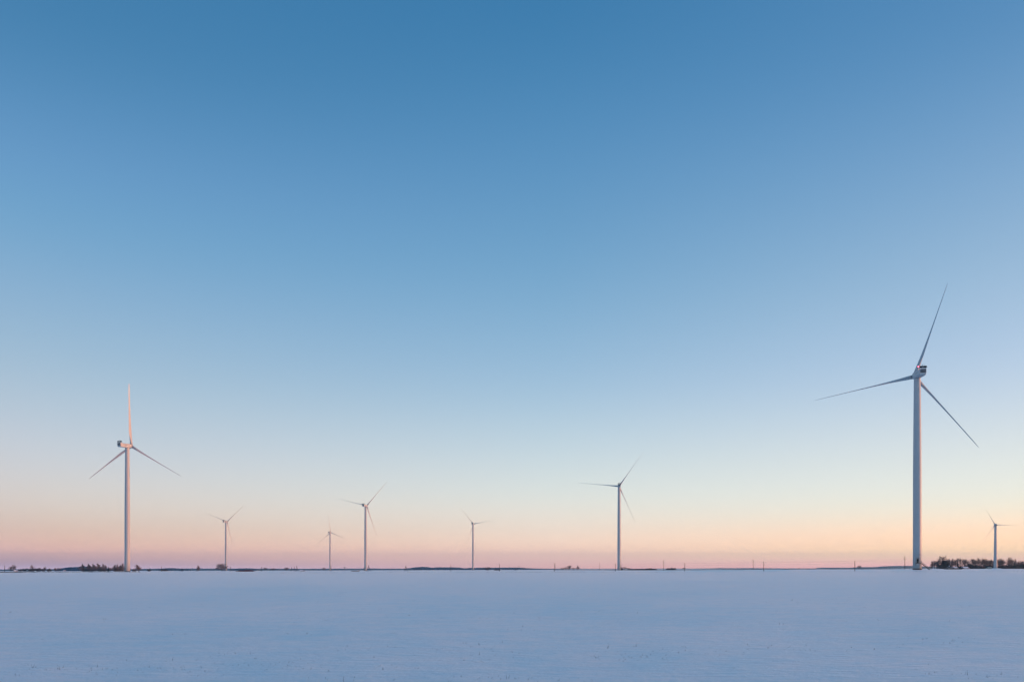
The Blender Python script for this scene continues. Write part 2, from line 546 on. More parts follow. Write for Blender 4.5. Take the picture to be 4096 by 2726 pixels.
def add_staircase(parent, ang, r0, plat_h, scale=1.0):
    """landing, door, stair flight with rails; ANG is the bearing (radians, from +x) of the door."""
    base = bpy.data.objects.new('staircase', None)
    m = MB()
    # landing slab
    st_root = None
    ld = MB(); ld.box((r0 + 0.75, 0, plat_h - 0.1), (1.7, 3.0, 0.2))
    st_root = ld.build('staircase', M_dark, parent)
    st_root.rotation_euler = (0, 0, ang)
    # flight runs sideways from the landing down to the snow
    run = plat_h * 1.15
    y0, y1 = 1.5, 1.5 + run
    for sx in (0.15, 1.35):
        s_ = MB(); s_.tube((r0 + sx, y0, plat_h - 0.12), (r0 + sx, y1, 0.05), 0.17, 0.17, 4)
        s_.build('stringer', M_dark, st_root)
    for sx in (0.12, 1.4):
        h_ = MB()
        for dz in (1.05, 0.6):
            h_.tube((r0 + sx, y0, plat_h + dz), (r0 + sx, y1, dz), 0.045, 0.045, 5)
        for k in range(5):
            f_ = k / 4
            yy = y0 + (y1 - y0) * f_; zz = plat_h * (1 - f_)
            h_.tube((r0 + sx, yy, zz), (r0 + sx, yy, zz + 1.05), 0.04, 0.04, 5)
        h_.build('handrail', M_grey, st_root)
    ns = 16
    sm = MB(); sm.box((0, 0, 0), (1.1, 0.26, 0.05))
    step_me = sm.mesh('step', M_dark)
    for k in range(ns):
        f_ = (k + 0.5) / ns
        put('step', step_me, st_root, (r0 + 0.75, y0 + (y1 - y0) * f_, plat_h * (1 - f_) + 0.05))
    lr = MB()
    for dz in (0.55, 1.05):
        lr.tube((r0 + 1.55, -1.45, plat_h + dz), (r0 + 1.55, 1.45, plat_h + dz), 0.04, 0.04, 5)
        lr.tube((r0 + 0.1, -1.45, plat_h + dz), (r0 + 1.55, -1.45, plat_h + dz), 0.04, 0.04, 5)
    for yy in (-1.45, 0, 1.45):
        lr.tube((r0 + 1.55, yy, plat_h), (r0 + 1.55, yy, plat_h + 1.05), 0.045, 0.045, 5)
    lr.build('railing', M_grey, st_root)
    for yy in (-1.3, 1.3):
        l_ = MB(); l_.tube((r0 + 1.4, yy, plat_h - 0.2), (r0 + 0.05, yy, plat_h - 1.5), 0.07, 0.07, 5)
        l_.build('bracket', M_dark, st_root)
    cb = MB(); cb.box((r0 + 0.42, -0.15, plat_h - 0.95), (0.35, 1.2, 0.7)); cb.build('control_box', M_sign, st_root)
    ft = MB(); ft.box((r0 + 0.75, y1 + 0.5, 0.06), (1.7, 1.6, 0.12)); ft.build('foot_slab', M_dark, st_root)
    return st_root


def make_turbine():
    root = empty('wind_turbine', (0, 0, 0))
    tag(root, 'wind turbine', 'wind turbine', 'wind turbines with a boxy grey nacelle and rear louvres')
    tw = put('tower', tower_me, root)
    m = MB(); m.lathe([(2.62, 0.0), (2.62, 0.55), (2.5, 0.6)], 40); m.build('foundation_ring', M_dark, tw, True)
    for zz in (0.17, 0.34, 0.55, 0.77):
        z = zz * H_T
        d = float(np.interp(zz, [0, 0.12, 0.30, 0.50, 0.62, 0.75, 0.88, 1], [4.95, 4.86, 4.8, 4.74, 4.55, 4.3, 4.02, 3.78]))
        m = MB(); m.lathe([(d / 2 + 0.012, z - 0.06), (d / 2 + 0.012, z + 0.06)], 40, False); m.build('flange_seam', M_tower, tw, True)
    st = add_staircase(root, 0.0, 2.45, 4.1)
    st.name = 'staircase'
    dr = MB(); dr.box((2.42, -0.1, 5.35), (0.16, 1.05, 2.3)); dr.build('door', M_black, tw)
    cn = MB(); cn.box((3.0, -0.1, 6.75), (1.3, 1.9, 0.12)); cn.build('door_canopy', M_dark, tw)
    sg = MB(); sg.box((2.43, 0.9, 9.2), (0.08, 1.15, 0.18)); sg.build('number_plate', M_dark, tw)
    # nacelle: local +y points at the rotor, x right, z up, origin at tower top
    nac = put('nacelle', bevel_box([(-10.9, 1.85, 0.55, 4.15, 1.5), (-10.4, 2.05, 0.35, 4.3, 1.7), (-7.8, 2.1, 0.25, 3.9, 1.8), (-5.0, 2.1, 0.15, 3.75, 1.8),
                                    (1.8, 2.1, 0.0, 3.7, 1.8), (3.2, 1.95, 0.05, 3.55, 1.5), (3.7, 1.6, 0.35, 3.2, 1.1)], M_tower, 'nacelle'), root)
    for k in range(3):
        lv = MB(); lv.box((0, -10.93, 3.5 - 0.72 * k), (3.1, 0.12, 0.46)); lv.build('louvre', M_black, nac)
    for sx in (-1, 1):
        rd = MB(); rd.box((sx * 1.12, -9.9, 5.25), (2.1, 0.7, 1.15)); rd.build('radiator', M_black, nac)
        mt = MB(); mt.tube((sx * 2.2, -9.9, 5.1), (sx * 2.75, -9.9, 5.15), 0.22, 0.05, 6); mt.build('sensor', M_black, nac)
        sp = MB(); sp.box((sx * 1.9, -9.9, 4.45), (0.18, 0.3, 0.7)); sp.build('radiator_bracket', M_tower, nac)
    dv = MB(); dv.box((0, -10.1, 5.25), (0.16, 0.9, 1.25)); dv.build('divider', M_tower, nac)
    fr = MB(); fr.box((0, -9.9, 4.63), (4.3, 0.75, 0.1)); fr.build('radiator_tray', M_tower, nac)
    hr = MB()
    for a, b_ in (((-1.3, 6.7), (1.3, 6.7)), ((-1.3, 5.8), (-1.3, 6.7)), ((1.3, 5.8), (1.3, 6.7)), ((0, 5.8), (0, 6.7))):
        hr.tube((a[0], -9.7, a[1]), (b_[0], -9.7, b_[1]), 0.045, 0.045, 5)
    hr.build('guard_rail', M_grey, nac)
    an = MB(); an.tube((0, -9.5, 5.8), (0, -9.5, 6.4), 0.05, 0.05, 5); an.tube((-0.2, -9.5, 6.4), (0.2, -9.5, 6.4), 0.1, 0.1, 5); an.build('wind_sensor', M_dark, nac)
    vb = MB(); vb.box((0, -8.6, 0.26), (0.7, 0.4, 0.1)); vb.build('hatch', M_dark, nac)
    for sx in (-1, 1):
        lg = MB(); x = sx * 2.115
        n = 12                                    # open ring mark
        for i in range(n + 1):
            t0 = R(40 + 280 * i / n)
            lg.v += [(x, -7.0 + r_ * math.cos(t0), 2.5 + r_ * math.sin(t0)) for r_ in (0.62, 0.42)]
            if i: lg.f.append((2 * i - 2, 2 * i, 2 * i + 1, 2 * i - 1))
        lg.build('emblem', M_logo, nac)
        lg = MB()                                 # thin row of strokes too small to read
        for k in range(7):
            lg.box((x, -6.0 + 0.62 * k, 2.45 - 0.02 * k), (0.02, 0.42, 0.3))
        tag(lg.build('lettering', M_logo, nac), kind='stuff')
    # hub with spinner
    hb = MB()
    prof = [(0.0, 2.05), (0.7, 1.9), (1.25, 1.45), (1.62, 0.7), (1.72, -0.3), (1.7, -1.2), (1.5, -1.9), (0.0, -1.95)]
    n = 28
    for r, y in prof:
        hb.v += [(r * math.cos(2 * math.pi * i / n), y, r * math.sin(2 * math.pi * i / n)) for i in range(n)]
    for k in range(len(prof) - 1):
        hb.f += [(k * n + i, k * n + (i + 1) % n, (k + 1) * n + (i + 1) % n, (k + 1) * n + i) for i in range(n)]
    hub = hb.build('hub', M_blade, root, True)
    bl = []
    for k in range(3):
        o = put('blade', blade_me, root)
        col_ = MB(); col_.lathe([(1.25, 1.35), (1.3, 1.7), (1.22, 1.95)], 20, False); col_.build('blade_collar', M_grey, o, True)
        bl.append(o)
    return root


def pose(root, yaw, th, cone, scl=1.0, H=118.0, off=5.6, tilt=5.0, stair=None):
    Mn = Matrix.Rotation(-R(yaw), 4, 'Z') @ Matrix.Rotation(R(tilt), 4, 'X')
    top = Vector((0, 0, H))
    rot = root.rotation_euler.to_matrix().to_4x4().inverted()
    k = 0
    for ch in root.children:
        nm = ch.name.split('.')[0]
        if nm == 'nacelle':
            ch.matrix_local = Matrix.Translation(top) @ Mn
        elif nm == 'hub':
            ch.matrix_local = Matrix.Translation(top + Vector((0, 0, 1.8 * scl))) @ Mn @ Matrix.Translation((0, off, 0))
        elif nm == 'blade':
            ch.matrix_local = (Matrix.Translation(top + Vector((0, 0, 1.8 * scl))) @ Mn @ Matrix.Translation((0, off, 0))
                               @ Matrix.Rotation(R(th + 120 * k), 4, 'Y') @ Matrix.Rotation(-R(cone), 4, 'X'))
            k += 1
        elif nm == 'staircase' and stair is not None:
            ch.rotation_euler = (0, 0, R(stair))
        elif nm == 'tower' and stair is not None:
            ch.rotation_euler = (0, 0, R(stair))


TURB = [  # u, Y, yaw, phase, extra cone, base z override, stair bearing, label
    (509.0, 760.3, 13.6, 0.2, 0.0, None, 200, 'white wind turbine lit peach from the right, one blade pointing straight up'),
    (3669.0, 491.4, 10.5, 18.4, 1.9, None, -108, 'largest and nearest wind turbine, red lamp on its nacelle and stairs to its door'),
    (903.7, 1942.9, 11.9, 50.1, 0.0, None, 150, 'small far wind turbine with its foot behind the spreading oak'),
    (1462.3, 1472.0, 12.6, 43.3, 0.3, None, 190, 'mid sized wind turbine beside the three legged mast, left of the centre'),
    (1320.4, 2523.1, 8.3, -7.3, 0.6, None, 120, 'smallest and farthest wind turbine, just left of a larger one'),
    (1892.2, 2072.5, 8.8, 80.1, 0.0, None, 200, 'lone far wind turbine in front of the dark humped wood near the centre'),
    (2476.5, 1137.5, 5.8, 35.5, -0.6, None, -15, 'wind turbine right of the centre with one blade pointing level to the left'),
]
turb0 = make_turbine()
for i, (u, Y, yaw, th, cone, zb, stair, label) in enumerate(TURB):
    o = turb0 if i == 0 else copy_tree(turb0)
    o.location = at(u, Y)
    o['label'] = label
    pose(o, yaw, th, cone, stair=stair)
    if i == 1:
        nac = [c for c in o.children if c.name.startswith('nacelle')][0]
        lm = MB()
        for k in range(1):
            n = 10
            prof = [(0.0, -0.3), (0.22, -0.2), (0.3, 0.0), (0.22, 0.22), (0.0, 0.32)]
            lm.lathe(prof, n, False)
        l_ = lm.build('warning_lamp', M_lamp, nac, True, (-2.45, -10.1, 5.45))
        tag(l_, 'small red warning lamp, lit')

# older, smaller turbine on a mound at the right edge
root = empty('wind_turbine', at(3982, 930.9))
tag(root, 'small stout wind turbine with rounded nacelle, on a snow mound before the bare grove', 'wind turbine')
put('tower', tower_mesh('tower', 49.0, [(0, 4.05), (0.06, 3.85), (0.3, 3.45), (0.6, 3.0), (0.9, 2.6), (1.0, 2.5)]), root)
m = MB()
prof = [(0.0, -2.9), (0.9, -2.75), (1.5, -2.0), (1.75, -0.8), (1.75, 0.8), (1.5, 1.9), (1.25, 2.2), (0.0, 2.2)]
n = 24
for r, y in prof:
    m.v += [(r * math.cos(2 * math.pi * i / n), y, 1.5 + 0.92 * r * math.sin(2 * math.pi * i / n)) for i in range(n)]
for k in range(len(prof) - 1):
    m.f += [(k * n + i, k * n + (i + 1) % n, (k + 1) * n + (i + 1) % n, (k + 1) * n + i) for i in range(n)]
nac = m.build('nacelle', M_tower, root, True)
v_ = MB(); v_.box((0.35, -2.55, 1.15), (2.3, 1.0, 0.55)); v_.build('vent', M_black, nac)
v_ = MB(); v_.tube((0, -1.2, 3.0), (0, -1.2, 3.9), 0.05, 0.05, 5); v_.build('wind_sensor', M_dark, nac)
m = MB()
prof = [(0.0, 1.4), (0.5, 1.25), (0.95, 0.7), (1.1, 0.0), (1.1, -0.6), (0.0, -0.65)]
for r, y in prof:
    m.v += [(r * math.cos(2 * math.pi * i / n), y, r * math.sin(2 * math.pi * i / n)) for i in range(n)]
for k in range(len(prof) - 1):
    m.f += [(k * n + i, k * n + (i + 1) % n, (k + 1) * n + (i + 1) % n, (k + 1) * n + i) for i in range(n)]
m.build('hub', M_blade, root, True)
sm_blade = blade_mesh('blade', [(0.7, 1.1, 1.1, 8), (2.0, 1.1, 1.0, 8), (4, 1.7, 0.65, 7), (6, 1.9, 0.45, 5), (10, 1.5, 0.32, 3), (15, 1.1, 0.22, 1), (20, 0.75, 0.13, -1), (23.5, 0.4, 0.07, -2), (24.8, 0.08, 0.02, -2)], 0.4, M_blade)
for k in range(3):
    put('blade', sm_blade, root)
pose(root, 24.7, 92.9, 0.2, scl=0.84, H=49.0, off=2.9)

# ------------------------------------------------------------------ trees


def tree_meshes(seed, kind):
    """returns (trunk mesh, crown mesh) about 10 m high; bare winter tree."""
    rr = random.Random(seed)
    T_, C_ = MB(), MB()
    P = dict(oak=dict(fork=0.24, n1=15, up=0.4, l1=4.4, spread=1.0, droop=0.05, tw=0.11),
             round=dict(fork=0.18, n1=12, up=0.8, l1=3.8, spread=0.75, droop=0.0, tw=0.052),
             tall=dict(fork=0.15, n1=15, up=1.2, l1=3.6, spread=0.6, droop=0.0, tw=0.047),
             birch=dict(fork=0.07, n1=24, up=1.3, l1=2.5, spread=0.5, droop=0.1, tw=0.065),
             shrub=dict(fork=0.05, n1=14, up=0.8, l1=5.2, spread=0.8, droop=0.0, tw=0.07))[kind]
    H0 = 10.0
    trunk_top = H0 * dict(oak=0.62, round=0.68, tall=0.8, birch=0.97, shrub=0.25)[kind]
    pts = [Vector((0, 0, -0.3))]
    d = Vector((rr.uniform(-.05, .05), rr.uniform(-.05, .05), 1)).normalized()
    nseg = 7
    for i in range(nseg):
        d = (d + Vector((rr.uniform(-.09, .09), rr.uniform(-.09, .09), 0.1))).normalized()
        pts.append(pts[-1] + d * (trunk_top + 0.3) / nseg)
    r0 = dict(oak=0.42, round=0.27, tall=0.23, birch=0.15, shrub=0.2)[kind]
    def rad(f): return r0 * (1 - 0.82 * f) + 0.02
    for i in range(nseg):
        T_.tube(pts[i], pts[i + 1], rad(i / nseg), rad((i + 1) / nseg), 7, False)

    def branch(p, d, length, r, depth):
        seg = 3 if depth < 2 else 2
        q = p
        for i in range(seg):
            d = (d + Vector((rr.gauss(0, .16), rr.gauss(0, .16), rr.gauss(0.06, .12) - P['droop'] * 0.3))).normalized()
            q2 = q + d * length / seg
            ra, rb = r * (1 - i / seg * 0.6), r * (1 - (i + 1) / seg * 0.6)
            (T_ if depth == 0 and r > 0.07 else C_).tube(q, q2, ra, rb, 4 if depth < 2 else 3, False)
            if depth < 3:
                nb = (2 if depth == 0 else 2) if i < seg - 1 else 3
                if depth == 2: nb = 2 if i < seg - 1 else 3
                for _ in range(nb):
                    side = Vector((rr.gauss(0, 1), rr.gauss(0, 1), rr.gauss(0.25, .7))).normalized()
                    nd = (d * 0.9 + side * 0.85).normalized()
                    branch(q2, nd, length * rr.uniform(0.42, 0.62), max(P['tw'] * 0.5, rb * 0.55), depth + 1)
            q = q2

    for k in range(P['n1']):
        f = P['fork'] + (0.98 - P['fork']) * (k + rr.random() * 0.8) / P['n1']
        idx = f * nseg
        i = min(nseg - 1, int(idx))
        p = pts[i].lerp(pts[i + 1], idx - i)
        a = k * 2.4 + rr.uniform(-.4, .4)
        up = P['up'] * (0.6 + 0.9 * f) if kind != 'oak' else P['up'] * (-0.1 + 2.6 * f * f)
        dd = Vector((math.cos(a) * P['spread'], math.sin(a) * P['spread'], up)).normalized()
        ln = P['l1'] * ((1.15 - 0.5 * f) if kind != 'birch' else (1.1 - 0.98 * f)) * rr.uniform(0.8, 1.15)
        branch(p, dd, ln, max(0.05, rad(f) * 0.5), 0)
    zt = max(v[2] for v in C_.v)
    k = H0 / zt
    for M_ in (T_, C_):
        M_.v = [(x * k, y * k, z * k) for x, y, z in M_.v]
    w = np.percentile([abs(v[0]) for v in C_.v], 97) * 2
    bark = M_bark
    tw = M_birch_twig if kind == 'birch' else (M_bush if kind == 'shrub' else M_twig)
    return T_.mesh('trunk', bark), C_.mesh('crown', tw), w


def conifer_meshes(seed):
    rr = random.Random(seed)
    T_, C_ = MB(), MB()
    T_.tube((0, 0, -0.3), (0, 0, 9.6), 0.22, 0.03, 6, False)
    z = 0.6
    while z < 9.9:
        f = z / 10
        rad = 2.1 * (1 - f) ** 0.85 + 0.12
        nb = int(13 - 6 * f)
        for i in range(nb):
            a = 2 * math.pi * (i + rr.random()) / nb
            l = rad * rr.uniform(0.65, 1.15)
            tip = Vector((math.cos(a) * l, math.sin(a) * l, z - l * 0.28))
            s_ = Vector((-math.sin(a), math.cos(a), 0)) * l * 0.26
            b0 = Vector((0, 0, z + 0.15))
            mid = b0.lerp(tip, 0.55)
            C_.add([b0, mid + s_ - Vector((0, 0, 0.15)), tip, mid - s_ - Vector((0, 0, 0.15)), mid + Vector((0, 0, 0.1))],
                   [(0, 1, 4), (1, 2, 4), (2, 3, 4), (3, 0, 4)])
        z += 0.42
    return T_.mesh('trunk', M_bark), C_.mesh('crown', M_evergreen), 4.0


def clump_mesh(seed, mat, wide=2.4, count=900, leaf=0.6):
    """dense crown of many small faces, reaching the ground; 10 high, WIDE sets its spread."""
    rr = random.Random(seed)
    T_, C_ = MB(), MB()
    for k in range(6):
        a = rr.random() * 6.28
        T_.tube((0.3 * math.cos(a), 0.3 * math.sin(a), -0.3), (wide * 0.6 * math.cos(a), wide * 0.6 * math.sin(a), 5.0 + rr.random() * 2), 0.16, 0.05, 5, False)
    lobes = []
    for _ in range(13):
        a = rr.random() * 6.28; q = rr.random() ** 0.6
        r = rr.uniform(1.7, 2.8)
        lobes.append((wide * q * math.cos(a), wide * q * math.sin(a), rr.uniform(r * 0.4, 7.4 - 4.0 * q), r))
    for _ in range(count):
        cx, cy, cz, r = rr.choice(lobes)
        v = Vector((rr.gauss(0, 1), rr.gauss(0, 1), rr.gauss(0, 1))).normalized() * r * rr.random() ** 0.35
        p = Vector((cx, cy, cz)) + v
        p.z = abs(p.z) + 0.05
        a = Vector((rr.gauss(0, 1), rr.gauss(0, 1), rr.gauss(0, 1))).normalized()
        b_ = a.orthogonal().normalized()
        l = leaf * rr.uniform(0.5, 1.4)
        C_.add([p - a * l, p + b_ * l * 0.6, p + a * l, p - b_ * l * 0.6], [(0, 1, 2, 3)])
    for _ in range(70):                                   # loose shoots breaking the outline
        cx, cy, cz, r = rr.choice(lobes)
        d = Vector((rr.gauss(0, 1), rr.gauss(0, 1), abs(rr.gauss(0.6, 1)))).normalized()
        p = Vector((cx, cy, cz)) + d * r * 0.8
        C_.tube(p, p + d * rr.uniform(0.6, 1.5), 0.07, 0.03, 3, False)
    zt = max(v[2] for v in C_.v); k = 10 / zt
    for M_ in (T_, C_):
        M_.v = [(x * k, y * k, z * k) for x, y, z in M_.v]
    w = np.percentile([abs(v[0]) for v in C_.v], 97) * 2
    return T_.mesh('trunk', M_bark), C_.mesh('crown', mat), w


VAR = {'oak': [tree_meshes(11, 'oak')],
       'round': [tree_meshes(s_, 'round') for s_ in (21, 22, 23, 24)],
       'tall': [tree_meshes(s_, 'tall') for s_ in (31, 32, 33, 34)],
       'birch': [tree_meshes(s_, 'birch') for s_ in (41, 42, 43)],
       'shrub': [tree_meshes(s_, 'shrub') for s_ in (51, 52)],
       'conifer': [conifer_meshes(s_) for s_ in (61, 62)],
       'dense': [clump_mesh(s_, M_thicket, 2.6, 1500, 0.5) for s_ in (71,)],
       'bush': [clump_mesh(s_, M_bush, 5.5, 1300, 0.5) for s_ in (81, 82, 83)]}
_count = {}


def tree(kind, u, top, base, label, group=None, Y=None, width=None, name=None, cat=None):
    """top and base are photograph rows; width in photograph pixels."""
    if Y is None: Y = 1000
    h = EYE + (HORIZON - top) / F * Y - at(u, Y).z
    i = _count.get(kind, 0); _count[kind] = i + 1
    tr, cr, w0 = VAR[kind][i % len(VAR[kind])]
    nm = name or dict(oak='oak_tree', round='bare_tree', tall='bare_tree', birch='birch_tree', shrub='shrub', conifer='conifer_tree', dense='dense_tree', bush='bush')[kind]
    o = empty(nm, at(u, Y, -0.1), rnd.uniform(0, 6.28))
    k = h / 10
    wk = k if width is None else (width / F * Y) / w0 * (1.5 if kind in ('tall', 'round') and u > 3700 else 1.2)
    o.scale = (wk, wk, k)
    put('trunk', tr, o); put('crown', cr, o)
    tag(o, label, cat or ('bush' if kind in ('bush', 'shrub') else 'tree'), group)
    return o


GR = 'bare trees of the grove at the right edge'
grove = [
    ('birch', 3729, 2241, 2275, 14, 1060, 'thin pale bare tree at the left end of the right hand grove'),
    ('tall', 3738, 2237, 2275, 15, 1060, 'second thin bare tree from the left end of the right hand grove'),
    ('tall', 3749, 2238, 2275, 15, 1070, 'bare tree leaning on the left of the dense dark round tree'),
    ('round', 3769, 2219, 2275, 26, 1090, 'tallest bare tree of the grove, rising behind the dense dark round tree'),
    ('tall', 3799, 2231, 2275, 19, 1060, 'bare tree just left of the farmhouse chimney'),
    ('birch', 3808, 2233, 2275, 12, 1090, 'slim pale tree right behind the farmhouse chimney'),
    ('tall', 3819, 2231, 2275, 17, 1060, 'bare tree between the chimney and the dark conifer'),
    ('round', 3838, 2227, 2275, 21, 1070, 'wide topped bare tree behind the tall pole of the farmyard'),
    ('tall', 3859, 2230, 2275, 19, 1060, 'bare tree left of the thin aerial mast'),
    ('round', 3872, 2235, 2275, 18, 1080, 'low bare tree at the foot of the thin aerial mast'),
    ('tall', 3894, 2230, 2275, 20, 1060, 'bare tree over the right end of the blue barn roof'),
    ('round', 3904, 2236, 2275, 18, 1085, 'rounded bare tree in the gap right of the blue barn'),
    ('tall', 3918, 2227, 2275, 16, 1060, 'taller narrow bare tree midway between barn and small turbine'),
    ('tall', 3926, 2231, 2275, 14, 1075, 'narrow bare tree touching the taller one midway between barn and small turbine'),
    ('tall', 3938, 2228, 2275, 22, 1060, 'broad bare tree above the grey green kiosk'),
    ('round', 3951, 2236, 2275, 17, 1080, 'small bare tree right above the grey green kiosk'),
    ('tall', 3961, 2234, 2275, 18, 1060, 'bare tree next but one left of the small turbine tower'),
    ('tall', 3971, 2238, 2275, 14, 1070, 'bare tree touching the left side of the small turbine tower'),
    ('tall', 3993, 2229, 2275, 20, 1060, 'bare tree touching the right side of the small turbine tower'),
    ('round', 4003, 2235, 2275, 15, 1080, 'low bare tree second right of the small turbine tower'),
    ('tall', 4012, 2231, 2275, 17, 1060, 'bare tree third right of the small turbine tower'),
    ('round', 4034, 2225, 2275, 28, 1060, 'broadest and highest bare tree right of the small turbine'),
    ('tall', 4046, 2233, 2275, 16, 1075, 'bare tree between the broadest one and the narrow conifer'),
    ('birch', 4060, 2233, 2275, 15, 1090, 'pale thin tree behind the narrow conifer'),
    ('tall', 4074, 2242, 2275, 15, 1060, 'low bare tree between the two conifers at the right edge'),
    ('tall', 4087, 2238, 2275, 16, 1075, 'bare tree behind the last conifer at the right edge'),
    ('round', 4103, 2240, 2275, 18, 1065, 'bare tree cut by the right edge of the picture'),
    ('tall', 4124, 2236, 2275, 18, 1065, 'bare tree beyond the right edge of the picture'),
    ('round', 4150, 2234, 2275, 22, 1075, 'broad bare tree beyond the right edge of the picture'),
]
for kind, u, tp, bs, w, Y, lb in grove:
    tree(kind, u, tp, bs, lb, GR, Y, w)
tree('dense', 3779, 2236, 2275, 'dense dark round tree at the left end of the grove', None, 1040, 33)
tree('bush', 3757, 2246, 2275, 'dark bush left against the dense dark tree', None, 1045, 20)
tree('conifer', 3831, 2240, 2275, 'dark conifer between the farmhouse and the tall pole', None, 1040, 13)
tree('conifer', 4057, 2241, 2275, 'narrow dark conifer right of the broadest bare tree', None, 1035, 10)
tree('conifer', 4084, 2249, 2275, 'wide dark conifer near the right edge', None, 1035, 15)
tree('conifer', 3944, 2256, 2275, 'low dark conifer above the grey green kiosk', None, 1035, 12)
tree('dense', 3881, 2252, 2275, 'dense dark bush at the right end of the blue barn', None, 1035, 18, name='bush', cat='bush')
tree('dense', 4098, 2252, 2275, 'dense dark bush cut by the right edge', None, 1035, 20, name='bush', cat='bush')
tree('shrub', 3724, 2263, 2275, 'small square topped shrub left of the grove', None, 1030, 9)

# dark undergrowth below the grove
m = MB(); rr = random.Random(5)
for _ in range(20000):
    u = rr.uniform(3790, 4170)
    Y = rr.uniform(1040, 1075)
    p = at(u, Y)
    top = 4.6 + 2.6 * noise.noise(Vector((u / 14, 0, 4))) + 1.2 * noise.noise(Vector((u / 4, Y, 4))) - (2.2 if u < 3850 else 0)
    p.z += rr.uniform(0, 1) ** 1.1 * top
    a = Vector((rr.gauss(0, 1), rr.gauss(0, 1), rr.gauss(0, 1))).normalized(); b_ = a.orthogonal().normalized()
    l = rr.uniform(0.2, 0.6)
    m.add([p - a * l, p + b_ * l * 0.7, p + a * l, p - b_ * l * 0.7], [(0, 1, 2, 3)])
tag(m.build('undergrowth', M_thicket), 'dark undergrowth along the foot of the right hand grove', 'undergrowth', kind='stuff')

